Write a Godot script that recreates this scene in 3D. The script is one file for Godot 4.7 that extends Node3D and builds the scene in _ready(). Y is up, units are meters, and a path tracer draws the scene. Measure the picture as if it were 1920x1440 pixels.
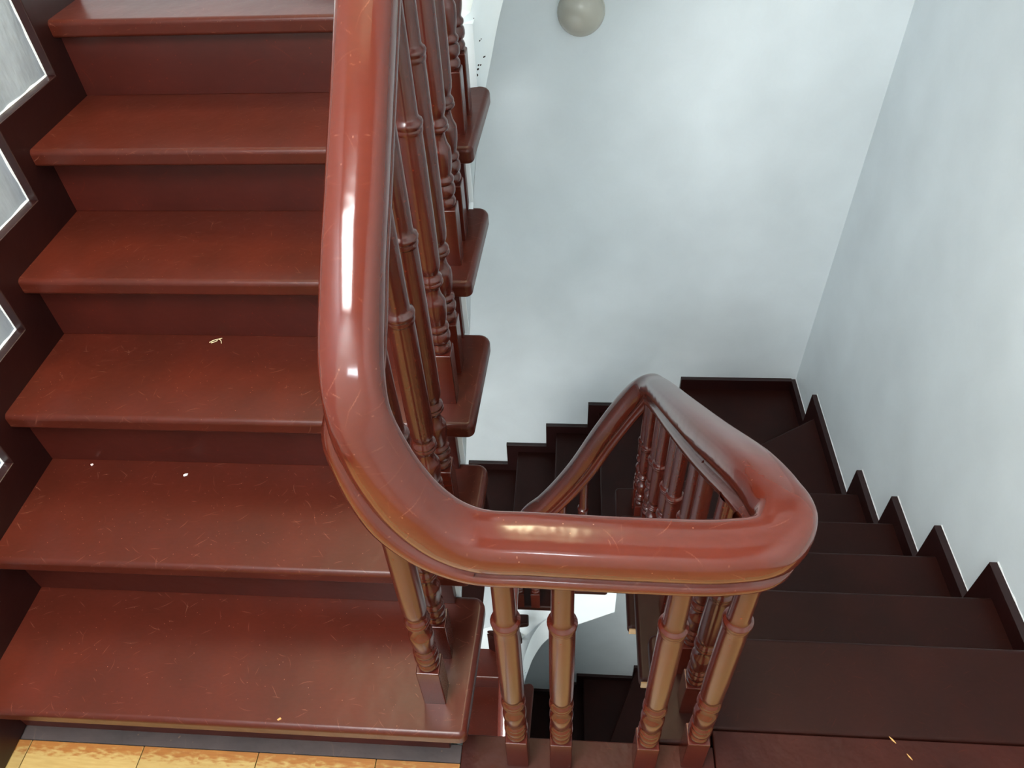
extends Node3D

const S := 3.10            # height of a storey
const WX0 := -0.022        # left wall face
const WX1 := 2.17          # right wall face
const WZ0 := -2.114        # back wall face
const WZ1 := 1.50          # wall behind the photographer
const BAND := 0.036        # thickness of a tread

var M := {}
var used := {}

# ------------------------------------------------------------------ mesh kit
class Kit:
	var v := PackedVector3Array()
	var n := PackedVector3Array()
	func tri(a: Vector3, b: Vector3, c: Vector3, na: Vector3, nb: Vector3, nc: Vector3) -> void:
		var g := (b - a).cross(c - a)
		if g.length_squared() < 1e-16:
			return
		if g.dot(na + nb + nc) > 0.0:
			v.append_array([a, c, b]); n.append_array([na, nc, nb])
		else:
			v.append_array([a, b, c]); n.append_array([na, nb, nc])
	func flat(a: Vector3, b: Vector3, c: Vector3, nn: Vector3) -> void:
		tri(a, b, c, nn, nn, nn)
	func quad(a: Vector3, b: Vector3, c: Vector3, d: Vector3, na: Vector3, nb: Vector3, nc: Vector3, nd: Vector3) -> void:
		tri(a, b, c, na, nb, nc); tri(a, c, d, na, nc, nd)
	func fquad(a: Vector3, b: Vector3, c: Vector3, d: Vector3, nn: Vector3) -> void:
		flat(a, b, c, nn); flat(a, c, d, nn)
	func mesh(mat: Material) -> ArrayMesh:
		var arr := []
		arr.resize(Mesh.ARRAY_MAX)
		arr[Mesh.ARRAY_VERTEX] = v
		arr[Mesh.ARRAY_NORMAL] = n
		var m := ArrayMesh.new()
		m.add_surface_from_arrays(Mesh.PRIMITIVE_TRIANGLES, arr)
		m.surface_set_material(0, mat)
		return m

func numbered(called: String) -> String:
	var c: int = used.get(called, -1) + 1
	used[called] = c
	return called if c == 0 else "%s_%03d" % [called, c]

func tag(o: Node, label: String, category: String, group := "") -> void:
	o.set_meta("label", label)
	o.set_meta("category", category)
	if group != "":
		o.set_meta("group", group)

func thing(called: String, label: String, category: String, at := Vector3.ZERO, group := "") -> Node3D:
	var o := Node3D.new()
	o.name = numbered(called)
	add_child(o)
	o.position = at
	tag(o, label, category, group)
	return o

func put(called: String, mesh: Mesh, parent: Node = self, at := Vector3.ZERO) -> MeshInstance3D:
	var o := MeshInstance3D.new()
	o.name = called
	o.mesh = mesh
	o.cast_shadow = GeometryInstance3D.SHADOW_CASTING_SETTING_ON
	parent.add_child(o, true)
	o.position = at
	return o

func struct(called: String, mesh: Mesh, at := Vector3.ZERO) -> MeshInstance3D:
	var o := put(called, mesh, self, at)
	o.set_meta("kind", "structure")
	return o

# axis aligned box with a small chamfer
func box(lo: Vector3, hi: Vector3, mat: Material, ch := 0.0) -> ArrayMesh:
	var k := Kit.new()
	box_into(k, lo, hi, ch)
	return k.mesh(mat)

func box_into(k: Kit, lo: Vector3, hi: Vector3, ch := 0.0) -> void:
	var c := (lo + hi) * 0.5
	var h := (hi - lo) * 0.5
	ch = minf(ch, minf(h.x, minf(h.y, h.z)) * 0.9)
	var ax := [Vector3.RIGHT, Vector3.UP, Vector3.BACK]
	for i in 3:
		for s in [-1.0, 1.0]:
			var nn: Vector3 = ax[i] * s
			var u: Vector3 = ax[(i + 1) % 3]
			var w: Vector3 = ax[(i + 2) % 3]
			var hu: float = h[(i + 1) % 3] - ch
			var hw: float = h[(i + 2) % 3] - ch
			var o: Vector3 = c + nn * h[i]
			k.fquad(o - u * hu - w * hw, o + u * hu - w * hw, o + u * hu + w * hw, o - u * hu + w * hw, nn)
	if ch <= 0.0:
		return
	for i in 3:   # edges parallel to axis i
		var j := (i + 1) % 3
		var l := (i + 2) % 3
		for s in [-1.0, 1.0]:
			for t in [-1.0, 1.0]:
				var a: Vector3 = ax[j] * s
				var b: Vector3 = ax[l] * t
				var e: Vector3 = ax[i] * (h[i] - ch)
				var p: Vector3 = c + a * h[j] + b * (h[l] - ch)
				var q: Vector3 = c + a * (h[j] - ch) + b * h[l]
				k.quad(p - e, p + e, q + e, q - e, a, a, b, b)
	for sx in [-1.0, 1.0]:
		for sy in [-1.0, 1.0]:
			for sz in [-1.0, 1.0]:
				var d := Vector3(sx, sy, sz)
				var p := c + Vector3(sx * h.x, sy * (h.y - ch), sz * (h.z - ch))
				var q := c + Vector3(sx * (h.x - ch), sy * h.y, sz * (h.z - ch))
				var r := c + Vector3(sx * (h.x - ch), sy * (h.y - ch), sz * h.z)
				k.tri(p, q, r, Vector3(sx, 0, 0), Vector3(0, sy, 0), Vector3(0, 0, sz))

# outline with rounded corners: returns [points, outward normals]
func rounded(poly: Array, rad: Array, seg := 5) -> Array:
	var area := 0.0
	for i in poly.size():
		var a: Vector2 = poly[i]
		var b: Vector2 = poly[(i + 1) % poly.size()]
		area += a.cross(b)
	if area < 0.0:
		poly = poly.duplicate(); poly.reverse()
		rad = rad.duplicate(); rad.reverse()
	var pts := PackedVector2Array()
	var nor := PackedVector2Array()
	var c := poly.size()
	for i in c:
		var p: Vector2 = poly[i]
		var d0: Vector2 = (p - poly[(i + c - 1) % c]).normalized()
		var d1: Vector2 = (poly[(i + 1) % c] - p).normalized()
		var n0 := Vector2(d0.y, -d0.x)
		var n1 := Vector2(d1.y, -d1.x)
		var r: float = rad[i]
		var turn := d0.angle_to(d1)
		if turn <= 0.01:
			var nm := (n0 + n1).normalized()
			pts.append(p); nor.append(nm)
			continue
		var tl := r * tan(turn * 0.5)
		var cen := p - d0 * tl - n0 * r
		for q in seg + 1:
			var nn := n0.rotated(turn * q / seg)
			pts.append(cen + nn * r)
			nor.append(nn)
	return [pts, nor]

# slab in plan (Vector2 = x, z): top edge rounded by r, bottom edge by rb
func slab(poly: Array, rad: Array, top: float, thick: float, r: float, rb: float, mat: Material) -> ArrayMesh:
	var k := Kit.new()
	var o := rounded(poly, rad)
	var P: PackedVector2Array = o[0]
	var N: PackedVector2Array = o[1]
	var rows := []      # [inset, y, angle]
	var seg := 6
	for j in seg + 1:
		var a := PI * 0.5 * j / seg
		rows.append([rb * (1.0 - sin(a)), top - thick + rb * (1.0 - cos(a)), a - PI * 0.5])
	for j in seg + 1:
		var a := PI * 0.5 * j / seg
		rows.append([r * (1.0 - cos(a)), top - r + r * sin(a), a])
	var c := P.size()
	for j in rows.size() - 1:
		for i in c:
			var i2 := (i + 1) % c
			k.quad(edge(P[i], N[i], rows[j]), edge(P[i2], N[i2], rows[j]), edge(P[i2], N[i2], rows[j + 1]), edge(P[i], N[i], rows[j + 1]),
				enor(N[i], rows[j]), enor(N[i2], rows[j]), enor(N[i2], rows[j + 1]), enor(N[i], rows[j + 1]))
	for cap in [[rows[rows.size() - 1], Vector3.UP], [rows[0], Vector3.DOWN]]:
		var flat := PackedVector2Array()
		for i in c:
			flat.append(P[i] - N[i] * cap[0][0])
		var idx := Geometry2D.triangulate_polygon(flat)
		for q in range(0, idx.size(), 3):
			k.flat(Vector3(flat[idx[q]].x, cap[0][1], flat[idx[q]].y), Vector3(flat[idx[q + 1]].x, cap[0][1], flat[idx[q + 1]].y), Vector3(flat[idx[q + 2]].x, cap[0][1], flat[idx[q + 2]].y), cap[1])
	return k.mesh(mat)

func edge(p: Vector2, nn: Vector2, row: Array) -> Vector3:
	var q: Vector2 = p - nn * row[0]
	return Vector3(q.x, row[1], q.y)

func enor(nn: Vector2, row: Array) -> Vector3:
	return Vector3(nn.x * cos(row[2]), sin(row[2]), nn.y * cos(row[2]))

# prism: outline in a plane (u, y) pushed along the third axis. axis 0: u = z, along x.  axis 2: u = x, along z.
func prism(poly: Array, axis: int, lo: float, hi: float, mat: Material, ch := 0.0) -> ArrayMesh:
	var k := Kit.new()
	var P := PackedVector2Array(poly)
	var area := 0.0
	for i in P.size():
		area += P[i].cross(P[(i + 1) % P.size()])
	if area < 0.0:
		P.reverse()
	var c := P.size()
	var inn := PackedVector2Array()
	for i in c:
		var d0 := (P[i] - P[(i + c - 1) % c]).normalized()
		var d1 := (P[(i + 1) % c] - P[i]).normalized()
		var n0 := Vector2(d0.y, -d0.x)
		var n1 := Vector2(d1.y, -d1.x)
		var den := 1.0 + n0.dot(n1)
		inn.append(P[i] - (n0 + n1) / maxf(den, 0.3) * ch)
	var at := func(p: Vector2, w: float) -> Vector3:
		return Vector3(w, p.y, p.x) if axis == 0 else Vector3(p.x, p.y, w)
	var dir := Vector3.RIGHT if axis == 0 else Vector3.BACK
	for i in c:
		var i2 := (i + 1) % c
		var d := (P[i2] - P[i]).normalized()
		var nn: Vector3 = at.call(Vector2(d.y, -d.x), 0.0)
		k.fquad(at.call(P[i], lo + ch), at.call(P[i2], lo + ch), at.call(P[i2], hi - ch), at.call(P[i], hi - ch), nn)
		if ch > 0.0:
			k.quad(at.call(P[i], hi - ch), at.call(P[i2], hi - ch), at.call(inn[i2], hi), at.call(inn[i], hi), nn, nn, dir, dir)
			k.quad(at.call(P[i], lo + ch), at.call(P[i2], lo + ch), at.call(inn[i2], lo), at.call(inn[i], lo), nn, nn, -dir, -dir)
	var idx := Geometry2D.triangulate_polygon(inn)
	for q in range(0, idx.size(), 3):
		k.flat(at.call(inn[idx[q]], hi), at.call(inn[idx[q + 1]], hi), at.call(inn[idx[q + 2]], hi), dir)
		k.flat(at.call(inn[idx[q]], lo), at.call(inn[idx[q + 1]], lo), at.call(inn[idx[q + 2]], lo), -dir)
	return k.mesh(mat)

# turned profile: Vector2(radius, height)
func lathe(prof: Array, mat: Material, seg := 24) -> ArrayMesh:
	var k := Kit.new()
	var c := prof.size()
	var nr := []
	for i in c:
		var a: Vector2 = prof[maxi(i - 1, 0)]
		var b: Vector2 = prof[mini(i + 1, c - 1)]
		var t := (b - a).normalized()
		nr.append(Vector2(t.y, -t.x))
	for i in c - 1:
		for j in seg:
			var a0 := TAU * j / seg
			var a1 := TAU * (j + 1) / seg
			k.quad(rev(prof[i], a0), rev(prof[i], a1), rev(prof[i + 1], a1), rev(prof[i + 1], a0), rev(nr[i], a0), rev(nr[i], a1), rev(nr[i + 1], a1), rev(nr[i + 1], a0))
	return k.mesh(mat)

func rev(p: Vector2, a: float) -> Vector3:
	return Vector3(p.x * cos(a), p.y, p.x * sin(a))

# ------------------------------------------------------------------ textures
func rng(seed_: int) -> RandomNumberGenerator:
	var r := RandomNumberGenerator.new()
	r.seed = seed_
	return r

func line_on(im: Image, x: float, y: float, ang: float, ln: float, col: Color, bend: float) -> void:
	var w := im.get_width()
	var h := im.get_height()
	var n := int(ln)
	for i in n:
		var px := posmod(int(x), w)
		var py := posmod(int(y), h)
		var f := sin(PI * (i + 0.5) / n)
		im.set_pixel(px, py, im.get_pixel(px, py).lerp(col, col.a * f))
		var qy := posmod(py + 1, h)
		im.set_pixel(px, qy, im.get_pixel(px, qy).lerp(col, col.a * f * 0.6))
		x += cos(ang); y += sin(ang)
		ang += bend

# a tone map for paint: near white, so that it multiplies the paint's own colour
func worn_paint(size: int, scratches: int, specks: int, seed_: int, lift: float, base := Color.WHITE, mark := Color(1.0, 0.90, 0.76)) -> ImageTexture:
	var im := Image.create(size, size, false, Image.FORMAT_RGB8)
	var nz := FastNoiseLite.new()
	nz.seed = seed_; nz.frequency = 3.0 / size; nz.fractal_octaves = 4
	var fine := FastNoiseLite.new()
	fine.seed = seed_ + 5; fine.frequency = 0.09
	for y in size:
		for x in size:
			# tiles: blend the far half over the near
			var fx := float(x) / size
			var fy := float(y) / size
			var a := lerpf(lerpf(nz.get_noise_2d(x, y), nz.get_noise_2d(x - size, y), fx), lerpf(nz.get_noise_2d(x, y - size), nz.get_noise_2d(x - size, y - size), fx), fy)
			var t := 0.62 + 0.10 * a + 0.025 * fine.get_noise_2d(x * 0.35, y)
			im.set_pixel(x, y, Color(base.r * t, base.g * t * (1.0 - 0.04 * a), base.b * t * (1.0 - 0.06 * a)))
	var r := rng(seed_)
	for i in scratches:
		line_on(im, r.randf() * size, r.randf() * size, r.randf_range(-0.9, 0.9) + (PI * 0.5 if r.randf() < 0.2 else 0.0), r.randf_range(8, 60), Color(mark.r, mark.g, mark.b, minf(1.0, r.randf_range(0.10, 0.55) * lift)), r.randf_range(-0.02, 0.02))
	for i in specks:
		var x := r.randi() % size
		var y := r.randi() % size
		var speck := mark.lerp(im.get_pixel(x, y), r.randf_range(0.05, 0.7))
		for e in [[0, 0], [1, 0], [0, 1], [1, 1]]:
			im.set_pixel(posmod(x + e[0], size), posmod(y + e[1], size), speck)
	return ImageTexture.create_from_image(im)

func noise_tex(freq: float, lo: float, hi: float, seed_: int, normal := false, bump := 4.0, tint := Color.WHITE) -> NoiseTexture2D:
	var nz := FastNoiseLite.new()
	nz.seed = seed_; nz.frequency = freq; nz.fractal_octaves = 4
	var t := NoiseTexture2D.new()
	t.width = 512; t.height = 512; t.seamless = true; t.noise = nz
	if normal:
		t.as_normal_map = true
		t.bump_strength = bump
	else:
		var g := Gradient.new()
		g.set_color(0, Color(lo, lo, lo)); g.set_color(1, Color(hi, hi, hi) * tint)
		t.color_ramp = g
	return t

func paint(col: Color, rough: float, wear: Texture2D, wav: Texture2D, wav_amt: float, coat := 0.0, spec := 0.5) -> StandardMaterial3D:
	var m := StandardMaterial3D.new()
	m.albedo_color = col
	m.albedo_texture = wear
	m.roughness = rough
	m.metallic_specular = spec
	m.uv1_triplanar = true
	m.uv1_world_triplanar = true
	m.uv1_scale = Vector3(1.6, 1.6, 1.6)
	if wav:
		m.normal_enabled = true
		m.normal_texture = wav
		m.normal_scale = wav_amt
	if coat > 0.0:
		m.clearcoat_enabled = true
		m.clearcoat = coat
		m.clearcoat_roughness = 0.08
	return m

func materials() -> void:
	var wear := worn_paint(1024, 300, 420, 7, 1.3)
	var worn := worn_paint(512, 60, 160, 23, 0.8)
	var scuffed := worn_paint(768, 170, 150, 61, 1.0, Color(0.525, 0.20, 0.13), Color(0.62, 0.44, 0.36))
	var trodden := worn_paint(1024, 260, 380, 7, 1.0, Color(0.435, 0.160, 0.102), Color(0.60, 0.44, 0.36))
	var wavy := noise_tex(0.012, 0, 1, 3, true, 3.0)
	var brush := noise_tex(0.02, 0, 1, 9, true, 3.0)
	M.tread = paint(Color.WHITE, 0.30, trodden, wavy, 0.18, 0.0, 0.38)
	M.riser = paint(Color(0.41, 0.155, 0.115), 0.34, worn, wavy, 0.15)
	M.rail = paint(Color.WHITE, 0.12, scuffed, wavy, 0.14, 0.0, 0.5)
	M.baluster = paint(Color(0.46, 0.175, 0.122), 0.22, worn, null, 0.0, 0.0, 0.55)
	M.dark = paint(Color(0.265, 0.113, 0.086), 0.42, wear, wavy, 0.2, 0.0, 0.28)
	M.skirt = paint(Color(0.245, 0.088, 0.078), 0.36, worn, wavy, 0.15)
	M.board = paint(Color(0.345, 0.142, 0.105), 0.5, wear, brush, 0.6, 0.0, 0.3)
	var plaster := StandardMaterial3D.new()
	plaster.albedo_color = Color(0.925, 0.96, 0.972)
	plaster.albedo_texture = noise_tex(0.006, 0.93, 1.0, 31)
	plaster.roughness = 0.62
	plaster.uv1_triplanar = true
	plaster.uv1_world_triplanar = true
	plaster.uv1_scale = Vector3(0.5, 0.5, 0.5)
	plaster.normal_enabled = true
	plaster.normal_texture = noise_tex(0.03, 0, 1, 41, true, 2.0)
	plaster.normal_scale = 0.12
	M.plaster = plaster
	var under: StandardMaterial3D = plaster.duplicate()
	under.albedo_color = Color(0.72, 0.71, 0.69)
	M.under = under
	var gloss := StandardMaterial3D.new()
	gloss.albedo_color = Color(0.95, 0.96, 0.96); gloss.roughness = 0.4
	M.gloss_white = gloss
	var grey: StandardMaterial3D = plaster.duplicate()
	grey.albedo_color = Color(0.70, 0.735, 0.775)
	grey.albedo_texture = noise_tex(0.012, 0.88, 0.99, 33)
	grey.normal_scale = 0.5
	grey.uv1_scale = Vector3(1.0, 0.6, 2.0)
	M.plaster_left = grey
	var raw := StandardMaterial3D.new()
	raw.albedo_color = Color(0.62, 0.50, 0.36); raw.roughness = 0.8
	M.raw = raw
	var black := StandardMaterial3D.new()
	black.albedo_color = Color(0.16, 0.12, 0.11); black.roughness = 0.8
	M.dusty = paint(Color(0.42, 0.365, 0.36), 0.85, worn, brush, 0.6)
	M.black = black

func _ready() -> void:
	# ---------------- camera
	var cam := Camera3D.new()
	cam.name = "camera"
	cam.transform = Transform3D(Basis(Vector3(0.99697, -0.04183, -0.06562), Vector3(-0.01682, 0.70753, -0.70648), Vector3(0.07598, 0.70544, 0.70468)), Vector3(1.1044, 1.5538, 0.4958))
	cam.fov = 54.044
	cam.near = 0.02
	cam.far = 60.0
	add_child(cam)
	cam.current = true
	# ---------------- environment
	var we := WorldEnvironment.new()
	we.name = "environment"
	var env := Environment.new()
	env.background_mode = Environment.BG_COLOR
	env.background_color = Color(0.0, 0.0, 0.0)
	env.tonemap_mode = Environment.TONE_MAPPER_LINEAR
	env.tonemap_exposure = 1.11
	env.sdfgi_enabled = true
	env.ssao_enabled = true
	env.ssil_enabled = true
	we.environment = env
	add_child(we)
	# ---------------- lamps: one flat panel under every landing
	materials()
	ceiling_lamp(2.90, 8.2, Vector2(0.56, 1.00), Vector3(0.42, 0, 0.82), Color(1.0, 0.99, 0.98), "long white ceiling panel lamp above the landing")
	ceiling_lamp(2.90 - S, 7.8, Vector2(0.56, 1.00), Vector3(0.42, 0, 0.82), Color(1.0, 0.99, 0.97), "long white ceiling panel lamp under the landing, one storey down")
	stair_window(Vector3(0.86, 4.65, WZ0), Vector2(0.95, 2.8), 22.0, Color(1.0, 0.93, 0.76))
	# ---------------- room
	room()
	for L in [S, 0.0, -S]:
		landing(L)
	# ---------------- stairs
	left_flight(0.0, M.tread, M.riser, "broad reddish-brown painted flight climbing away on the left beside the grey wall", true)
	left_flight(-S, M.tread, M.riser, "lower reddish-brown flight glimpsed through the stairwell under the bottom left tread", true)
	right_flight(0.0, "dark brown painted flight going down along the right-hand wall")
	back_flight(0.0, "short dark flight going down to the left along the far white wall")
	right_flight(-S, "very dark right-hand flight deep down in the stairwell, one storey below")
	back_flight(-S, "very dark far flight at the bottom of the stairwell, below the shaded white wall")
	soffits_above()
	skirtings()
	balustrades()
	wall_lamp()
	debris()

# ------------------------------------------------------------------ lamps
func ceiling_lamp(y: float, energy: float, size: Vector2, at: Vector3, tint: Color, label: String) -> void:
	var t := thing("ceiling_light", label, "lamp", Vector3(at.x, y, at.z))
	var white := StandardMaterial3D.new()
	white.albedo_color = Color(0.85, 0.85, 0.85)
	put("lamp_frame", box(Vector3(-size.x * 0.5 - 0.02, -0.04, -size.y * 0.5 - 0.02), Vector3(size.x * 0.5 + 0.02, 0.0, size.y * 0.5 + 0.02), white, 0.005), t)
	var glow := StandardMaterial3D.new()
	glow.albedo_color = Color(0.9, 0.9, 0.9)
	glow.emission_enabled = true
	glow.emission = tint
	glow.emission_energy_multiplier = 2.0
	put("lamp_panel", box(Vector3(-size.x * 0.5, -0.046, -size.y * 0.5), Vector3(size.x * 0.5, -0.040, size.y * 0.5), glow), t)
	var l := AreaLight3D.new()
	l.name = "panel_light"
	l.area_size = size
	l.light_energy = energy
	l.light_color = tint
	l.shadow_enabled = true
	l.area_range = 14.0
	l.area_attenuation = 2.0
	t.add_child(l)
	l.position = Vector3(0, -0.052, 0)
	l.rotation = Vector3(-PI * 0.5, 0, 0)

# a tall window of yellowish glass in the far wall of the storey above
func stair_window(at: Vector3, size: Vector2, energy: float, tint: Color) -> void:
	var w := struct("window_2", box(Vector3(-size.x * 0.5 - 0.05, -size.y * 0.5 - 0.05, 0.001), Vector3(size.x * 0.5 + 0.05, size.y * 0.5 + 0.05, 0.03), M.plaster, 0.004), at)
	var glow := StandardMaterial3D.new()
	glow.albedo_color = Color(0.9, 0.9, 0.9)
	glow.emission_enabled = true
	glow.emission = tint
	glow.emission_energy_multiplier = 2.0
	put("pane", box(Vector3(-size.x * 0.5, -size.y * 0.5, 0.031), Vector3(size.x * 0.5, size.y * 0.5, 0.036), glow), w)
	var l := AreaLight3D.new()
	l.name = "window_daylight"
	l.area_size = size
	l.light_energy = energy
	l.light_color = tint
	l.shadow_enabled = true
	l.area_range = 14.0
	l.area_attenuation = 2.0
	w.add_child(l)
	l.position = Vector3(0, 0, 0.042)
	l.rotation = Vector3(0, PI, 0)

# ------------------------------------------------------------------ room
func room() -> void:
	var y0 := -2.0 * S - 0.4
	var y1 := 2.0 * S
	struct("wall_left", box(Vector3(WX0 - 0.2, y0, WZ0 - 0.2), Vector3(WX0, y1, WZ1 + 0.2), M.plaster_left))
	struct("wall_right", box(Vector3(WX1, y0, WZ0 - 0.2), Vector3(WX1 + 0.2, y1, WZ1 + 0.2), M.plaster))
	struct("wall_back", box(Vector3(WX0, y0, WZ0 - 0.2), Vector3(WX1, y1, WZ0), M.plaster))
	struct("wall_front", box(Vector3(WX0, y0, WZ1), Vector3(WX1, y1, WZ1 + 0.2), M.plaster))
	struct("ceiling", box(Vector3(WX0 - 0.2, y1, WZ0 - 0.2), Vector3(WX1 + 0.2, y1 + 0.2, WZ1 + 0.2), M.plaster))
	# a strip window high in the wall behind the photographer
	var w := struct("window_1", box(Vector3(0.62, 1.66, WZ1 - 0.03), Vector3(1.30, 1.90, WZ1 - 0.001), M.plaster, 0.004))
	var day := StandardMaterial3D.new()
	day.albedo_color = Color(0.9, 0.9, 0.9)
	day.emission_enabled = true
	day.emission = Color(0.93, 0.97, 1.0)
	day.emission_energy_multiplier = 34.0
	put("pane", box(Vector3(0.66, 1.70, WZ1 - 0.036), Vector3(1.26, 1.86, WZ1 - 0.031), day), w)
	struct("floor", box(Vector3(WX0, y0, WZ0), Vector3(WX1, y0 + 0.2, WZ1), M.black))

func plank_mat(seed_: int, tone: float) -> StandardMaterial3D:
	# pale yellow varnish, worn through to orange along the edge under the stairs
	var im := Image.create(256, 256, false, Image.FORMAT_RGB8)
	var nz := FastNoiseLite.new()
	nz.seed = seed_; nz.frequency = 0.09; nz.fractal_octaves = 5
	var gr := FastNoiseLite.new()
	gr.seed = seed_ + 3; gr.frequency = 0.03
	for y in 256:
		for x in 256:
			var wear := clampf((30.0 - absf(y - 128.0)) / 18.0 + nz.get_noise_2d(x * 0.35, y * 1.3) * 1.3, 0.0, 1.0)
			var g := 0.5 + 0.5 * gr.get_noise_2d(x * 0.5, y * 6.0)
			var c := Color(0.72, 0.62, 0.40).lerp(Color(0.65, 0.53, 0.31), g)
			c = c.lerp(Color(0.54, 0.32, 0.15).lerp(Color(0.62, 0.41, 0.2), g), wear * 0.9)
			im.set_pixel(x, y, Color(c.r * tone, c.g * tone, c.b * tone))
	var m := StandardMaterial3D.new()
	m.albedo_texture = ImageTexture.create_from_image(im)
	m.roughness = 0.35
	m.uv1_triplanar = true
	m.uv1_world_triplanar = false
	m.uv1_scale = Vector3(4.2, 4.2, 4.2)
	return m

func landing(L: float) -> void:
	var slabk := Kit.new()
	box_into(slabk, Vector3(0.90, L - 0.20, -0.055), Vector3(1.34, L - 0.035, WZ1), 0.0)
	box_into(slabk, Vector3(WX0, L - 0.20, -0.03), Vector3(0.90, L - 0.035, WZ1), 0.0)
	box_into(slabk, Vector3(1.34, L - 0.20, -0.25), Vector3(WX1, L - 0.035, WZ1), 0.0)
	var f := struct("floor", slabk.mesh(M.under))
	# painted boards round the head of the well
	put("edge_board", slab([Vector2(0.905, 0.035), Vector2(0.905, -0.065), Vector2(1.395, -0.065), Vector2(1.395, 0.035)], [0.003, 0.003, 0.003, 0.003], L, 0.035, 0.003, 0.002, M.board), f)
	put("edge_board", slab([Vector2(1.397, 0.035), Vector2(1.397, -0.097), Vector2(2.17, -0.097), Vector2(2.17, 0.035)], [0.003, 0.003, 0.003, 0.003], L, 0.035, 0.003, 0.002, M.board), f)
	put("nosing_board", slab([Vector2(1.285, -0.067), Vector2(1.285, -0.297), Vector2(2.17, -0.297), Vector2(2.17, -0.099), Vector2(1.396, -0.099), Vector2(1.396, -0.067)], [0.012, 0.018, 0.012, 0.011, 0.0, 0.011], L - 0.001, 0.035, 0.010, 0.006, M.dark), f)
	put("dusty_ledge", box(Vector3(WX0, L - 0.035, -0.045), Vector3(0.905, L - 0.002, -0.0100), M.dusty, 0.002), f)
	# short varnished boards
	var mats := [plank_mat(5, 1.0), plank_mat(11, 0.96), plank_mat(19, 1.03)]
	var r := rng(77)
	var zr := [-0.0095, 0.2255, 0.463, 0.70, 0.938, 1.175, 1.498]
	for row in 6:
		var x := WX0 + 0.048
		var xs := [WX0]
		while x < WX1 - 0.05:
			xs.append(x)
			x += 0.2375
		xs.append(WX1)
		for i in xs.size() - 1:
			var a: float = xs[i]
			var b: float = xs[i + 1]
			var z0: float = zr[row]
			if row == 0 and b > 0.905:
				if a < 0.905:
					b = minf(b, 0.905)
				else:
					z0 = 0.036
			var mt: Material = mats[r.randi() % 3]
			var h := Vector3((b - a) * 0.5 - 0.0006, 0.016, (zr[row + 1] - z0) * 0.5 - 0.0006)
			# the board's texture starts at its edge under the stairs
			put("plank", box(-h, h, mt, 0.0012), f, Vector3((a + b) * 0.5, L - 0.016 - r.randf() * 0.0006, (z0 + zr[row + 1]) * 0.5))

# ------------------------------------------------------------------ the stairs, measured from the photograph
const LZ := [0.003, -0.2155, -0.433, -0.645, -0.852, -1.087]      # left flight: front of treads 1..6
const LR := [-0.036, -0.256, -0.466, -0.679, -0.900, -1.111]      # left flight: faces of risers 1..6
const LX := [0.931, 0.929, 0.926, 0.914, 0.909]                   # left flight: outer end of treads 1..5
const RZ := [-0.297, -0.518, -0.746, -0.978, -1.225]              # right flight: front of k = 0..4
const KY := [0.0, -0.175, -0.349, -0.524, -0.699, -0.874, -1.05, -1.228, -1.392, -1.55, -1.708, -1.88, -2.08]

func left_flight(B: float, tm: Material, rm: Material, label: String, curved: bool) -> void:
	var t := thing("stair_flight", label, "stairs", Vector3.ZERO)
	var dx := 0.0 if B > -0.5 else 0.03
	for i in range(1, 6):
		var y := B + 0.17 * i
		var x1: float = LX[i - 1] + dx
		var back: float = LR[i] - 0.019
		var poly := [Vector2(-0.012, LZ[i - 1]), Vector2(x1, LZ[i - 1]), Vector2(x1 + 0.012, back - (0.022 if i == 5 else 0.0)), Vector2(0.86, back), Vector2(-0.012, back)]
		put("tread", slab(poly, [0.012, 0.014, 0.024, 0.0, 0.012], y, BAND, 0.011, 0.008, tm), t)
		put("riser", box(Vector3(-0.012, y - 0.17, LR[i - 1] - 0.02), Vector3(0.882, y - BAND + 0.001, LR[i - 1]), rm, 0.001), t)
	# tread 6, the first winder, and the ones after it
	var y6 := B + 1.02
	put("riser", box(Vector3(-0.012, y6 - 0.17, LR[5] - 0.02), Vector3(0.815, y6 - BAND, LR[5]), rm, 0.001), t)
	put("tread", slab([Vector2(-0.012, LZ[5]), Vector2(0.80, LZ[5]), Vector2(0.88, -1.19), Vector2(-0.012, -1.62)], [0.012, 0.05, 0.012, 0.012], y6, BAND, 0.011, 0.008, tm), t)
	# plaster string and soffit
	var poly := []
	for i in range(1, 7):
		poly.append(Vector2(LR[i - 1] - 0.019, B + 0.17 * (i - 1) - (BAND if i > 1 else 0.2)))
		poly.append(Vector2(LR[i - 1] - 0.019, B + 0.17 * i - BAND - 0.001))
	poly.append(Vector2(-1.16, B + 1.02 - BAND - 0.001))
	poly.append(Vector2(-1.16, B + 0.80))
	poly.append(Vector2(-0.95, B + 0.715))
	poly.append(Vector2(-0.20, B + 0.10))
	poly.append(Vector2(-0.06, B - 0.2))
	put("string", prism(poly, 0, WX0 + 0.001, 0.892, M.plaster, 0.001), t)
	if curved:
		curved_string(t, B)

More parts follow.
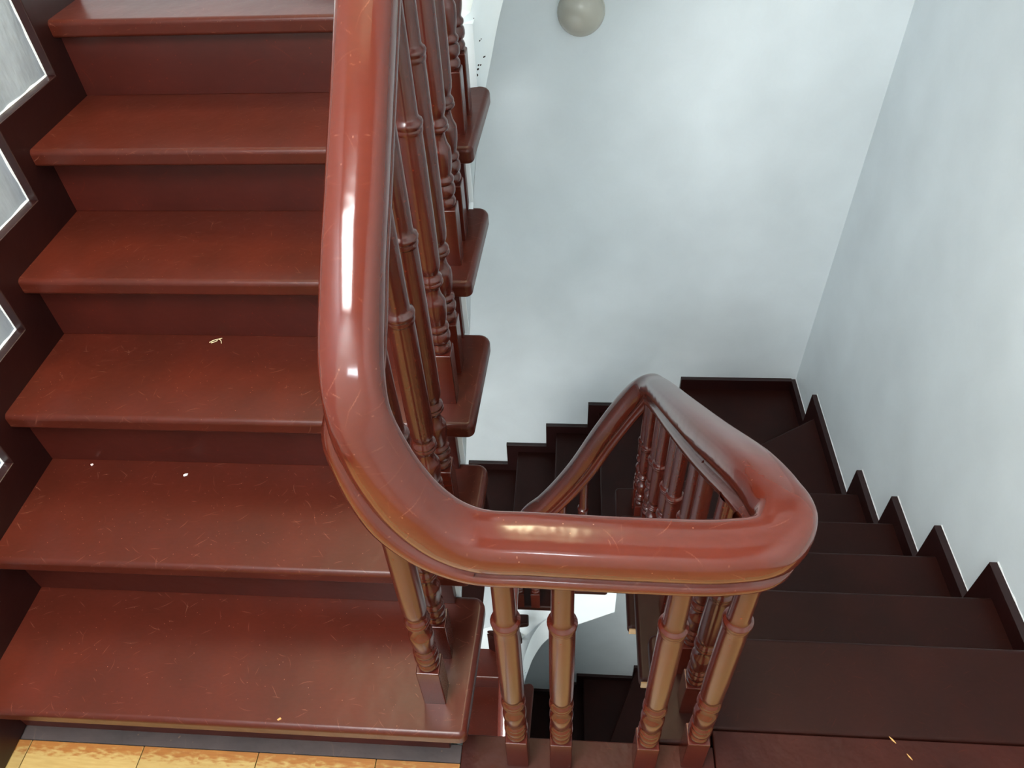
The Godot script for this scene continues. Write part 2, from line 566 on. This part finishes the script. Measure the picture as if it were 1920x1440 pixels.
# the plaster string sweeping round the corner of the well
func curved_string(t: Node3D, B: float) -> void:
	# x, z and the bottom; bake_interval keeps the sweep smooth
	var pts := [Vector3(0.80, 0.70, -1.105), Vector3(0.85, 0.72, -1.118), Vector3(0.886, 0.77, -1.150), Vector3(0.912, 0.86, -1.185), Vector3(0.945, 0.985, -1.212), Vector3(1.0, 1.13, -1.228), Vector3(1.12, 1.33, -1.232)]
	var tops := [0.985, 0.985, 1.0, 1.10, 1.22, 1.34, 1.50]
	var k := Kit.new()
	var ps := smooth_path(pts, 6)
	var n := ps.size()
	for i in n - 1:
		var p: Vector3 = ps[i]
		var q: Vector3 = ps[i + 1]
		var ti := lerp_at(tops, float(i) / (n - 1))
		var tq := lerp_at(tops, float(i + 1) / (n - 1))
		var np := side_of(ps, i)
		var nq := side_of(ps, i + 1)
		var up := Vector3(0, B, 0)
		var a := p + up
		var b := q + up
		var a2 := Vector3(p.x, ti + B, p.z)
		var b2 := Vector3(q.x, tq + B, q.z)
		k.quad(a, b, b2, a2, np, nq, nq, np)
		var oa := -np * 0.10
		var ob := -nq * 0.10
		k.quad(a + oa, b + ob, b2 + ob, a2 + oa, -np, -nq, -nq, -np)
		k.fquad(a, b, b + ob, a + oa, Vector3.DOWN)
		k.fquad(a2, b2, b2 + ob, a2 + oa, Vector3.UP)
	var cs := put("curved_string", k.mesh(M.plaster), t)
	var r := rng(12)
	var sp := Kit.new()
	for q in [[0.30, 0.862, 4.2], [0.325, 0.871, 3.4], [0.345, 0.866, 3.8], [0.365, 0.878, 2.6], [0.375, 0.886, 2.2], [0.29, 0.852, 3.2], [0.40, 0.884, 2.0], [0.45, 0.897, 2.0], [0.465, 0.897, 1.6], [0.41, 0.935, 1.8], [0.43, 0.937, 1.4], [0.36, 0.985, 1.0], [0.33, 0.90, 1.3]]:
		var f: float = q[0] * (n - 1)
		var i0 := int(f)
		var p: Vector3 = ps[i0].lerp(ps[i0 + 1], f - i0)
		var nn := side_of(ps, i0)
		var along := nn.cross(Vector3.UP).normalized()
		var cen := Vector3(p.x, B + q[1], p.z) + nn * 0.0012
		for j in 7:
			var a0 := TAU * j / 7.0
			var a1 := TAU * (j + 1) / 7.0
			var rr: float = q[2] * 0.001
			var e0 := cen + (along * cos(a0) * 1.4 + Vector3.UP * sin(a0)) * rr - nn * 0.001
			var e1 := cen + (along * cos(a1) * 1.4 + Vector3.UP * sin(a1)) * rr - nn * 0.001
			sp.flat(cen, e0, e1, nn)
	put("paint_splashes", sp.mesh(M.black), cs).set_meta("kind", "stuff")

func lerp_at(a: Array, f: float) -> float:
	var x := f * (a.size() - 1)
	var i := mini(int(x), a.size() - 2)
	return lerpf(a[i], a[i + 1], x - i)

func side_of(ps: Array, i: int) -> Vector3:
	var d: Vector3 = ps[mini(i + 1, ps.size() - 1)] - ps[maxi(i - 1, 0)]
	return Vector3(-d.z, 0, d.x).normalized()     # for a path going +x: faces +z

func smooth_path(pts: Array, sub: int) -> Array:
	var out := []
	var c := pts.size()
	for i in c - 1:
		var p0: Vector3 = pts[maxi(i - 1, 0)]
		var p1: Vector3 = pts[i]
		var p2: Vector3 = pts[i + 1]
		var p3: Vector3 = pts[mini(i + 2, c - 1)]
		# centripetal Catmull-Rom
		var t0 := 0.0
		var t1 := t0 + sqrt(maxf(p0.distance_to(p1), 1e-4))
		var t2 := t1 + sqrt(maxf(p1.distance_to(p2), 1e-4))
		var t3 := t2 + sqrt(maxf(p2.distance_to(p3), 1e-4))
		for j in sub:
			var t := lerpf(t1, t2, float(j) / sub)
			var a1 := p0.lerp(p1, (t - t0) / (t1 - t0))
			var a2 := p1.lerp(p2, (t - t1) / (t2 - t1))
			var a3 := p2.lerp(p3, (t - t2) / (t3 - t2))
			var b1 := a1.lerp(a2, (t - t0) / (t2 - t0))
			var b2 := a2.lerp(a3, (t - t1) / (t3 - t1))
			out.append(b1.lerp(b2, (t - t1) / (t2 - t1)))
	out.append(pts[c - 1])
	return out

func right_flight(L: float, label: String) -> void:
	var t := thing("stair_flight", label, "stairs")
	var ix := [1.285, 1.278, 1.272, 1.275, 1.28]
	for k in range(1, 5):
		var y: float = L + KY[k]
		var back: float = RZ[k - 1] + 0.030
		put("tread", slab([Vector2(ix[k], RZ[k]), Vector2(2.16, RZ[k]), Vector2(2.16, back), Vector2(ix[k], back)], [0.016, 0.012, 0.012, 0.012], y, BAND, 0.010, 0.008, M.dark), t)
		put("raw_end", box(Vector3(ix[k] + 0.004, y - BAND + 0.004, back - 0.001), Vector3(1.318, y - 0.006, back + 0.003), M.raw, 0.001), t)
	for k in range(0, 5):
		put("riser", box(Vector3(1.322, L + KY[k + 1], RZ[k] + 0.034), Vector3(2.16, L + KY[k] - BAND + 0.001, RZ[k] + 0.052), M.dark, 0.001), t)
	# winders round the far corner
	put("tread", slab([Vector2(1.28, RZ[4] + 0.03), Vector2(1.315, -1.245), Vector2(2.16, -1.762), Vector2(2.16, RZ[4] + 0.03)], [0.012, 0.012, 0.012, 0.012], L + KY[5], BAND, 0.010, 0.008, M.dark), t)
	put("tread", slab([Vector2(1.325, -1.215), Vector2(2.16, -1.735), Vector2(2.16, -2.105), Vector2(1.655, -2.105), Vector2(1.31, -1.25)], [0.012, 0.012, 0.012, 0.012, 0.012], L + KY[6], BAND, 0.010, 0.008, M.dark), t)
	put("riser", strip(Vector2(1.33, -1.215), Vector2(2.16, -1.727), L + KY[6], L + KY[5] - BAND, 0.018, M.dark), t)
	# string
	var poly := [Vector2(-0.25, L - 0.036)]
	for k in range(0, 5):
		poly.append(Vector2(RZ[k] + 0.053, L + KY[k] - BAND - 0.001))
		poly.append(Vector2(RZ[k] + 0.053, L + KY[k + 1] - BAND - 0.001))
	poly.append(Vector2(-1.215, L + KY[5] - BAND - 0.001))
	poly.append(Vector2(-1.215, L + KY[5] - 0.22))
	poly.append(Vector2(-1.0, L - 0.80))
	poly.append(Vector2(-0.25, L - 0.235))
	put("string", prism(poly, 0, 1.322, WX1 - 0.001, M.plaster, 0.001), t)
	# plaster under the winders
	put("soffit", slab([Vector2(1.325, -1.2), Vector2(2.168, -1.2), Vector2(2.168, -2.112), Vector2(1.66, -2.112), Vector2(1.325, -1.235)], [0.002, 0.002, 0.002, 0.002, 0.002], L + KY[6] - BAND - 0.001, 0.22, 0.002, 0.002, M.plaster), t)

func strip(a: Vector2, b: Vector2, y0: float, y1: float, th: float, mat: Material) -> ArrayMesh:
	var d := (b - a).normalized()
	var nn := Vector2(-d.y, d.x) * th
	return slab([a, b, b + nn, a + nn], [0.001, 0.001, 0.001, 0.001], y1, y1 - y0, 0.001, 0.001, mat)

func back_flight(L: float, label: String) -> void:
	var t := thing("stair_flight", label, "stairs")
	var iz := -1.19
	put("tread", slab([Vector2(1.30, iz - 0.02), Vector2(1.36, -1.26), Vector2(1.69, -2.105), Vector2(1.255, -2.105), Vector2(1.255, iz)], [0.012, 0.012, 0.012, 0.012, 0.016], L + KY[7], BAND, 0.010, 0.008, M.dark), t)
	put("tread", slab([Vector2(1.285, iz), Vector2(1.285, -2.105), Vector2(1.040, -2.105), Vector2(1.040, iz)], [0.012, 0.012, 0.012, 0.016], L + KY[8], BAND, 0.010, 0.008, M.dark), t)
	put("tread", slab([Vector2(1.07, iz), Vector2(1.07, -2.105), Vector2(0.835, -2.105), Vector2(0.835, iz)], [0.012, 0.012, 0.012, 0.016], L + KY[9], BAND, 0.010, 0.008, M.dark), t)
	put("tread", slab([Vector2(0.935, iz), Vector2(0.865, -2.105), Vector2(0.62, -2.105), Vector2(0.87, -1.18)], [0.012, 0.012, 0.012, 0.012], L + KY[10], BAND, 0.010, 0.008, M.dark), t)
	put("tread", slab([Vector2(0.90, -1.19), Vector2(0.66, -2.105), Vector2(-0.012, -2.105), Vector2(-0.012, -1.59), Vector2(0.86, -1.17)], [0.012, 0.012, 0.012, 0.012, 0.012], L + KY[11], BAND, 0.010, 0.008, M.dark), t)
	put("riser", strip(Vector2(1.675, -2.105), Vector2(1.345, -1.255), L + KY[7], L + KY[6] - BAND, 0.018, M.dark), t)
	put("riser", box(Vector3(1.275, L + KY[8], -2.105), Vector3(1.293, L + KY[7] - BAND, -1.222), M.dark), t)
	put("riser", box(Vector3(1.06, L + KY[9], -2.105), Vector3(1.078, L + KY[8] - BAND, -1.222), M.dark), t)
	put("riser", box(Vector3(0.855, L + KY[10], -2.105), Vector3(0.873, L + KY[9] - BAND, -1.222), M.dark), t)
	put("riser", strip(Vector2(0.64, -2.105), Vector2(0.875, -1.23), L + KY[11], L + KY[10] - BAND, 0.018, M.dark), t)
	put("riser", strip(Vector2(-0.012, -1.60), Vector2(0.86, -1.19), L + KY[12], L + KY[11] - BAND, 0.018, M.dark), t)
	var poly := [Vector2(1.33, L + KY[8] - BAND), Vector2(1.08, L + KY[8] - BAND), Vector2(1.08, L + KY[9] - BAND - 0.001), Vector2(0.875, L + KY[9] - BAND - 0.001), Vector2(0.875, L + KY[10] - BAND - 0.001), Vector2(0.64, L + KY[11] - BAND - 0.002), Vector2(0.0, L + KY[12] - 0.06), Vector2(0.0, L + KY[12] - 0.22), Vector2(0.8, L + KY[11] - 0.20), Vector2(1.33, L + KY[8] - 0.26)]
	put("string", prism(poly, 2, WZ0 + 0.001, -1.235, M.plaster, 0.001), t)

# only the plaster undersides of the flights above the frame, which shade the well
func soffits_above() -> void:
	var L := S
	var poly := [Vector2(-0.25, L - 0.036), Vector2(-1.2, L - 0.75), Vector2(-1.2, L - 1.09), Vector2(-1.0, L - 0.80), Vector2(-0.25, L - 0.235)]
	struct("ceiling", prism(poly, 0, 1.322, WX1 - 0.001, M.plaster, 0.001))
	struct("ceiling", slab([Vector2(1.325, -1.2), Vector2(2.168, -1.2), Vector2(2.168, -2.112), Vector2(1.325, -2.112)], [0.002, 0.002, 0.002, 0.002], L - 0.9, 0.36, 0.002, 0.002, M.plaster))
	var p2 := [Vector2(1.33, L - 1.20), Vector2(0.875, L - 1.6), Vector2(0.64, L - 1.75), Vector2(0.0, L - 1.9), Vector2(0.0, L - 2.14), Vector2(0.64, L - 2.05), Vector2(1.0, L - 1.86), Vector2(1.33, L - 1.52)]
	struct("ceiling", prism(p2, 2, WZ0 + 0.001, -1.235, M.plaster, 0.001))

# ------------------------------------------------------------------ stepped skirting boards
func skirtings() -> void:
	for B in [0.0, -S]:
		var zv := [0.04, -0.177, -0.387, -0.597, -0.809, -1.039]
		var top := []
		for i in 6:
			top.append(Vector2(zv[i], B + 0.17 * i + 0.083))
			top.append(Vector2(zv[i], B + 0.17 * (i + 1) + (0.083 if i < 4 else 0.076)))
		top[10].y = B + 0.926
		top[9].y = B + 0.926
		var poly := [Vector2(WZ1 - 0.01, B), Vector2(WZ1 - 0.01, B + 0.083)]
		poly.append_array(top)
		poly.append(Vector2(-1.56, B + 1.02 + 0.08))
		poly.append(Vector2(-1.56, B + 1.02 - 0.10))
		poly.append(Vector2(-1.25, B + 0.90))
		poly.append(Vector2(-0.10, B))
		var o := struct("baseboard_left", prism(poly, 0, WX0, 0.0, M.skirt, 0.0025))
		if B == 0.0:
			var line := top.duplicate()
			line.reverse()
			paint_line(o, line, 0, WX0, 0.0025, 5)
	for L in [0.0, -S]:
		var poly := [Vector2(WZ1 - 0.01, L), Vector2(WZ1 - 0.01, L + 0.05)]
		for k in 5:
			poly.append(Vector2(RZ[k] - 0.067, L + KY[k] + 0.051))
			poly.append(Vector2(RZ[k] - 0.067, L + KY[k + 1] + 0.051))
		poly.append(Vector2(-1.845, L + KY[5] + 0.051))
		poly.append(Vector2(-1.845, L + KY[6] + 0.056))
		poly.append(Vector2(WZ0 + 0.001, L + KY[6] + 0.056))
		poly.append(Vector2(WZ0 + 0.001, L + KY[6] - 0.04))
		poly.append(Vector2(-1.3, L + KY[6] - 0.04))
		poly.append(Vector2(-0.15, L - 0.04))
		var right := struct("baseboard_right", prism(poly, 0, WX1 - 0.022, WX1, M.skirt, 0.002))
		if L == 0.0:
			var line := poly.slice(1, poly.size() - 3)
			line.reverse()
			paint_line(right, line, 0, WX1, -0.0025, 6)
		var pb := [Vector2(WX1 - 0.022, L + KY[6] - 0.04), Vector2(WX1 - 0.022, L + KY[6] + 0.062)]
		var xd := [1.634, 1.200, 0.988, 0.776, 0.56]
		for k in 5:
			pb.append(Vector2(xd[k], L + KY[6 + k] + (0.062 if k == 0 else 0.052)))
			pb.append(Vector2(xd[k], L + KY[7 + k] + 0.052))
		pb.append(Vector2(0.0, L + KY[11] + 0.052))
		pb.append(Vector2(0.0, L + KY[11] - 0.05))
		pb.append(Vector2(0.60, L + KY[11] - 0.05))
		pb.append(Vector2(1.30, L + KY[8] - 0.05))
		pb.append(Vector2(1.65, L + KY[7] - 0.05))
		struct("baseboard_back", prism(pb, 2, WZ0, WZ0 + 0.022, M.skirt, 0.002))

# the ridge of white wall paint brushed up to the top of the boards
func paint_line(parent: Node3D, path: Array, axis: int, w: float, out: float, seed_: int) -> void:
	var r := rng(seed_)
	var k := Kit.new()
	for i in path.size() - 1:
		var a: Vector2 = path[i]
		var b: Vector2 = path[i + 1]
		var n := maxi(2, int(a.distance_to(b) / 0.02))
		var d := (b - a).normalized()
		var o := Vector2(-d.y, d.x)
		var last := 0.0035
		for j in n:
			var next := 0.0008 + 0.0036 * r.randf()
			var p := a.lerp(b, float(j) / n)
			var q := a.lerp(b, float(j + 1) / n)
			var c := [p - o * 0.001, q - o * 0.001, q + o * next, p + o * last]
			last = next
			var v := []
			for e in c:
				v.append(Vector3(w, e.y, e.x) if axis == 0 else Vector3(e.x, e.y, w))
			var f := (Vector3.RIGHT if axis == 0 else Vector3.BACK) * out
			var top := Vector3(0, o.y, o.x) if axis == 0 else Vector3(o.x, o.y, 0)
			k.fquad(v[0] + f, v[1] + f, v[2] + f * 0.4, v[3] + f * 0.4, (f.normalized() + top * 0.4).normalized())
			k.fquad(v[3], v[2], v[2] + f * 0.4, v[3] + f * 0.4, top)
	put("paint_line", k.mesh(M.gloss_white), parent)

# ------------------------------------------------------------------ handrail and balusters
const RAIL := [[0.022, -0.066], [0.0275, -0.0645], [0.0305, -0.059], [0.031, -0.053], [0.0300, -0.0485], [0.0265, -0.0445], [0.0205, -0.0425], [0.0185, -0.038], [0.0205, -0.0335], [0.0270, -0.0315], [0.033, -0.0265], [0.0368, -0.018], [0.0383, -0.008], [0.0380, 0.002], [0.0360, 0.0115], [0.0322, 0.0188], [0.0268, 0.0240], [0.0200, 0.0272], [0.0130, 0.0288], [0.0065, 0.0295], [0.0, 0.0297]]

func rail_mesh(ps: Array, from: int, to: int, wide: Array) -> ArrayMesh:
	var prof := []
	for p in RAIL:
		prof.append(Vector2(p[0], p[1]))
	for i in range(RAIL.size() - 2, -1, -1):
		prof.append(Vector2(-RAIL[i][0], RAIL[i][1]))
	var pc := prof.size()
	var pn := []
	for i in pc:
		var a: Vector2 = prof[maxi(i - 1, 0)]
		var b: Vector2 = prof[mini(i + 1, pc - 1)]
		var d := (b - a).normalized()
		pn.append(Vector2(d.y, -d.x))
	var k := Kit.new()
	var rows := []
	var nrows := []
	var lasts := Vector3.ZERO
	var sides := []
	for i in ps.size():
		var d: Vector3 = ps[mini(i + 1, ps.size() - 1)] - ps[maxi(i - 1, 0)]
		var h := Vector3(d.x, 0, d.z)
		var s := Vector3(-h.z, 0, h.x).normalized()
		sides.append(s)
	for i in ps.size():
		var d: Vector3 = (ps[mini(i + 1, ps.size() - 1)] - ps[maxi(i - 1, 0)]).normalized()
		var s := Vector3.ZERO
		for j in range(-2, 3):
			s += sides[clampi(i + j, 0, ps.size() - 1)]
		s = (s - d * s.dot(d)).normalized()
		var u := s.cross(d).normalized()
		if u.y < 0.0:
			u = -u
		var row := []
		var nrow := []
		for q in pc:
			row.append(ps[i] + (s * prof[q].x + u * prof[q].y) * (wide[i] if wide else 1.0))
			nrow.append((s * pn[q].x + u * pn[q].y).normalized())
		rows.append(row); nrows.append(nrow)
	for i in range(from, to):
		for q in pc - 1:
			k.quad(rows[i][q], rows[i][q + 1], rows[i + 1][q + 1], rows[i + 1][q], nrows[i][q], nrows[i][q + 1], nrows[i + 1][q + 1], nrows[i + 1][q])
		var dn: Vector3 = -(nrows[i][pc >> 1])
		k.fquad(rows[i][0], rows[i][pc - 1], rows[i + 1][pc - 1], rows[i + 1][0], dn)
	for e in [from, to]:
		var dir: Vector3 = (ps[e] - ps[e + 1]).normalized() if e == from else (ps[e] - ps[e - 1]).normalized()
		for q in range(1, pc - 1):
			k.flat(rows[e][0], rows[e][q], rows[e][q + 1], dir)
	return k.mesh(M.rail)

var shafts := {}

func baluster(parent: Node3D, x: float, y0: float, z: float, top: float, ring: float, sq := 1.0) -> void:
	# thing > baluster (turned shaft) > base_block
	var key := "%d %d %d" % [roundi(top * 200), roundi(ring * 200), roundi(sq * 100)]
	if not shafts.has(key):
		var raw := [[0.0165, 0.124], [0.0175, 0.127], [0.0196, 0.131], [0.0198, 0.136], [0.0180, 0.141], [0.0160, 0.1435], [0.0165, 0.147], [0.0195, 0.150], [0.0212, 0.156], [0.0212, 0.162], [0.0198, 0.168], [0.0172, 0.171], [0.0172, 0.1725], [0.0198, 0.175], [0.0207, 0.179], [0.0200, 0.183], [0.0172, 0.186], [0.0165, 0.189], [0.0172, 0.193], [0.0188, 0.201], [0.0202, 0.212], [0.0209, 0.224], [0.0209, 0.235], [0.0200, 0.2395], [0.0183, 0.243], [0.0160, 0.248], [0.0142, 0.2545], [0.0132, 0.262], [0.0136, 0.268], [0.0155, 0.2715], [0.0190, 0.2735], [0.0212, 0.277], [0.0212, 0.280], [0.0200, 0.2825], [0.0196, 0.2835], [0.0206, 0.2855], [0.0200, 0.289], [0.0175, 0.2925], [0.0158, 0.296], [0.0157, 0.299], [0.0172, 0.3035], [0.0190, 0.310], [0.0199, 0.320]]
		var prof := []
		for p in raw:
			prof.append(Vector2(p[0], p[1] * sq))
		var c0 := 0.320 * sq
		for f in [0.25, 0.5, 0.75, 0.93]:
			prof.append(Vector2(lerpf(0.0205, 0.0198, f), lerpf(c0, ring - 0.012, f)))
		for p in [[0.0196, -0.0115], [0.0205, -0.0095], [0.0213, -0.006], [0.0209, -0.0025], [0.0206, -0.0015], [0.0219, 0.001], [0.0226, 0.0045], [0.0216, 0.008], [0.0185, 0.0105], [0.0168, 0.014], [0.0166, 0.022]]:
			prof.append(Vector2(p[0], ring + p[1]))
		prof.append(Vector2(0.0158, top + 0.012))
		var bk := Kit.new()
		var hb := 0.0205
		var ht := 0.124 * sq
		box_into(bk, Vector3(-hb, -0.002, -hb), Vector3(hb, ht, hb), 0.0022)
		shafts[key] = [lathe(prof, M.baluster, 24), bk.mesh(M.baluster)]
	var o := put("baluster", shafts[key][0], parent, Vector3(x, y0, z))
	put("base_block", shafts[key][1], o)

func rail_y(ps: Array, x: float, z: float) -> float:
	var best := 1e9
	var y := 0.0
	for p in ps:
		var d := Vector2(p.x - x, p.z - z).length()
		if d < best:
			best = d; y = p.y
	return y

func left_run(B: float, from_corner: bool) -> Array:
	var p := []
	if from_corner:
		p = [Vector3(1.03, 2.14, -1.21), Vector3(0.955, 2.06, -1.205), Vector3(0.905, 1.97, -1.19), Vector3(0.875, 1.87, -1.14)]
	for z in [-1.02, -0.85, -0.6, -0.364, -0.236, -0.148]:
		p.append(Vector3(0.869, 0.957 - 0.79 * z + (0.02 if z < -0.9 else 0.0), z))
	p.append_array([Vector3(0.869, 1.000, -0.078), Vector3(0.874, 0.950, -0.053), Vector3(0.890, 0.895, -0.040), Vector3(0.913, 0.842, -0.032), Vector3(0.940, 0.797, -0.029), Vector3(0.967, 0.770, -0.0275), Vector3(0.998, 0.755, -0.0265)])
	var out := []
	for q in p:
		out.append(q + Vector3(0, B, 0))
	return out

func balustrades() -> void:
	# one continuous line, parted at the joint in the middle of the landing front
	var up := left_run(0.0, true)
	up.pop_back()
	var run := [Vector3(0.999, 0.7555, -0.0268), Vector3(1.06, 0.748, -0.030), Vector3(1.20, 0.742, -0.031), Vector3(1.305, 0.742, -0.033), Vector3(1.358, 0.742, -0.046), Vector3(1.384, 0.738, -0.085), Vector3(1.382, 0.715, -0.14), Vector3(1.375, 0.672, -0.216), Vector3(1.364, 0.505, -0.429), Vector3(1.361, 0.27, -0.72), Vector3(1.361, 0.032, -1.013), Vector3(1.359, -0.05, -1.11), Vector3(1.347, -0.10, -1.17), Vector3(1.315, -0.165, -1.20), Vector3(1.219, -0.366, -1.205), Vector3(1.124, -0.59, -1.205), Vector3(1.016, -0.784, -1.205), Vector3(0.955, -0.86, -1.20), Vector3(0.905, -1.00, -1.18)]
	run.append_array(left_run(-S, false))
	var cut := up.size() * 10
	var whole := smooth_path(up + run, 10)
	var wide := []
	for i in whole.size():
		wide.append(lerpf(0.90, 1.0, smoothstep(cut - 75.0, cut - 20.0, i)) if i < cut + 75 else lerpf(1.0, 0.95, smoothstep(cut + 75.0, cut + 100.0, i)))
	var t := thing("balustrade", "glossy red-brown handrail and turned balusters running up the left flight from the swan-neck bend", "balustrade")
	var ps := whole.slice(0, cut + 1)
	put("handrail", rail_mesh(whole, 0, cut, wide), t)
	left_balusters(t, ps, 0.0)
	var b := thing("balustrade", "glossy handrail and balusters crossing the landing front, then dropping down the right and far flights", "balustrade")
	var pb := whole.slice(cut)
	put("handrail", rail_mesh(whole, cut, whole.size() - 1, wide), b)
	for x in [[1.018, -0.03], [1.100, -0.03], [1.258, -0.032], [1.350, -0.045]]:
		baluster(b, x[0], 0.0, x[1], 0.68, 0.54, 0.93)
	for q in [[-0.148, 0], [-0.228, 0], [-0.368, 1], [-0.448, 1], [-0.596, 2], [-0.676, 2], [-0.828, 3], [-0.908, 3], [-1.075, 4], [-1.150, 4]]:
		var y0: float = KY[q[1]]
		var tp := rail_y(pb, 1.361, q[0]) - 0.08 - y0
		baluster(b, 1.356, y0, q[0], tp, tp - 0.19, 0.93)
	for q in [[1.165, 8], [1.085, 8], [0.97, 9], [0.90, 9]]:
		var y0: float = KY[q[1]]
		var tp := rail_y(pb, q[0], -1.205) - 0.09 - y0
		baluster(b, q[0], y0, -1.205, tp, minf(tp - 0.17, 0.58), 0.93)
	left_balusters(b, pb, -S)

func left_balusters(t: Node3D, ps: Array, B: float) -> void:
	for i in range(1, 6):
		for o in [[-0.077, 0.555], [-0.163, 0.622]]:
			var z: float = LZ[i - 1] + o[0]
			var y0 := B + 0.17 * i
			var best := 1e9
			var y := 0.0
			for p in ps:
				if absf(p.x - 0.869) < 0.01 and absf(p.y - y0) < 1.2 and absf(p.z - z) < best:
					best = absf(p.z - z); y = p.y
			var tp: float = y - 0.079 - y0
			baluster(t, 0.869, y0, z, tp, minf(o[1], tp - 0.12))

# ------------------------------------------------------------------ small things
func wall_lamp() -> void:
	var t := thing("wall_lamp", "round frosted glass dome lamp, dusty brown on top, on the far white wall", "lamp", Vector3(1.122, 0.672, WZ0))
	var glass := StandardMaterial3D.new()
	glass.albedo_color = Color(0.74, 0.73, 0.68)
	glass.roughness = 0.25
	var prof := []
	for i in 15:
		var a := PI * 0.5 * i / 14
		prof.append(Vector2(0.076 * cos(a), 0.012 + 0.052 * sin(a)))
	var dome := put("dome", lathe(prof, glass, 40), t)
	dome.rotation.x = PI * 0.5
	var rim := put("rim", lathe([Vector2(0.0, 0.0), Vector2(0.0765, 0.0), Vector2(0.078, 0.003), Vector2(0.078, 0.010), Vector2(0.076, 0.0135), Vector2(0.070, 0.014)], glass, 40), t)
	rim.rotation.x = PI * 0.5

func flake(called: String, label: String, category: String, at: Vector3, col: Color, pts: Array, th: float, turn: float) -> void:
	var m := StandardMaterial3D.new()
	m.albedo_color = col
	m.roughness = 0.8
	var rad := []
	for p in pts:
		rad.append(0.0004)
	var o := put(numbered(called), slab(pts, rad, th, th, 0.0003, 0.0003, m), self, at)
	o.rotation.y = turn
	tag(o, label, category)

func debris() -> void:
	flake("paint_flake", "tiny pinkish white paint flake near the left end of the second tread", "flake", Vector3(0.095, 0.3402, -0.452), Color(0.92, 0.82, 0.80), [Vector2(-0.003, -0.002), Vector2(0.002, -0.003), Vector2(0.004, 0.0), Vector2(0.0, 0.004)], 0.0012, 0.4)
	flake("paint_flake", "tiny bright white paint flake in the middle of the second tread", "flake", Vector3(0.310, 0.3402, -0.432), Color(0.96, 0.96, 0.95), [Vector2(-0.005, -0.001), Vector2(-0.001, -0.003), Vector2(0.005, -0.002), Vector2(0.003, 0.003), Vector2(-0.004, 0.003)], 0.0015, 0.35)
	flake("wood_splinter", "slim pale wood splinter on the right-hand landing boards, nearer the well", "splinter", Vector3(1.742, 0.0003, -0.095), Color(0.80, 0.62, 0.38), [Vector2(-0.010, -0.001), Vector2(0.0, -0.0018), Vector2(0.010, 0.0), Vector2(0.0, 0.0015)], 0.0014, -0.85)
	flake("wood_splinter", "slim pale wood splinter at the lower right edge of the landing boards", "splinter", Vector3(1.765, 0.0003, -0.065), Color(0.78, 0.60, 0.36), [Vector2(-0.009, -0.001), Vector2(0.001, -0.0016), Vector2(0.009, 0.0), Vector2(0.0, 0.0012)], 0.0014, -0.95)
	flake("wood_chip", "small tan wood chip on the front edge of the bottom left tread", "chip", Vector3(0.587, 0.1702, -0.012), Color(0.76, 0.55, 0.32), [Vector2(-0.004, -0.001), Vector2(0.003, -0.002), Vector2(0.004, 0.002), Vector2(-0.002, 0.002)], 0.0012, 0.6)
	# a curled, forked bit of dry straw
	var k := Kit.new()
	for path in [[Vector3(-0.016, 0.001, 0.005), Vector3(-0.008, 0.003, 0.0), Vector3(0.002, 0.004, -0.003), Vector3(0.010, 0.005, -0.005)], [Vector3(0.004, 0.004, -0.003), Vector3(0.009, 0.003, 0.001), Vector3(0.011, 0.001, 0.007)], [Vector3(-0.012, 0.001, 0.006), Vector3(-0.004, 0.002, 0.003), Vector3(0.001, 0.003, 0.0)]]:
		var q := smooth_path(path, 4)
		for i in q.size() - 1:
			var d: Vector3 = (q[i + 1] - q[i]).normalized()
			var s := d.cross(Vector3.UP).normalized()
			var u := s.cross(d)
			for j in 6:
				var a0 := TAU * j / 6.0
				var a1 := TAU * (j + 1) / 6.0
				var n0 := s * cos(a0) + u * sin(a0)
				var n1 := s * cos(a1) + u * sin(a1)
				k.quad(q[i] + n0 * 0.0009, q[i] + n1 * 0.0009, q[i + 1] + n1 * 0.0009, q[i + 1] + n0 * 0.0009, n0, n1, n1, n0)
	var sm := StandardMaterial3D.new()
	sm.albedo_color = Color(0.86, 0.78, 0.62)
	sm.roughness = 0.8
	var st := put("dried_straw", k.mesh(sm), self, Vector3(0.354, 0.5102, -0.660))
	tag(st, "forked wisp of dry straw at the back of the third tread", "straw")
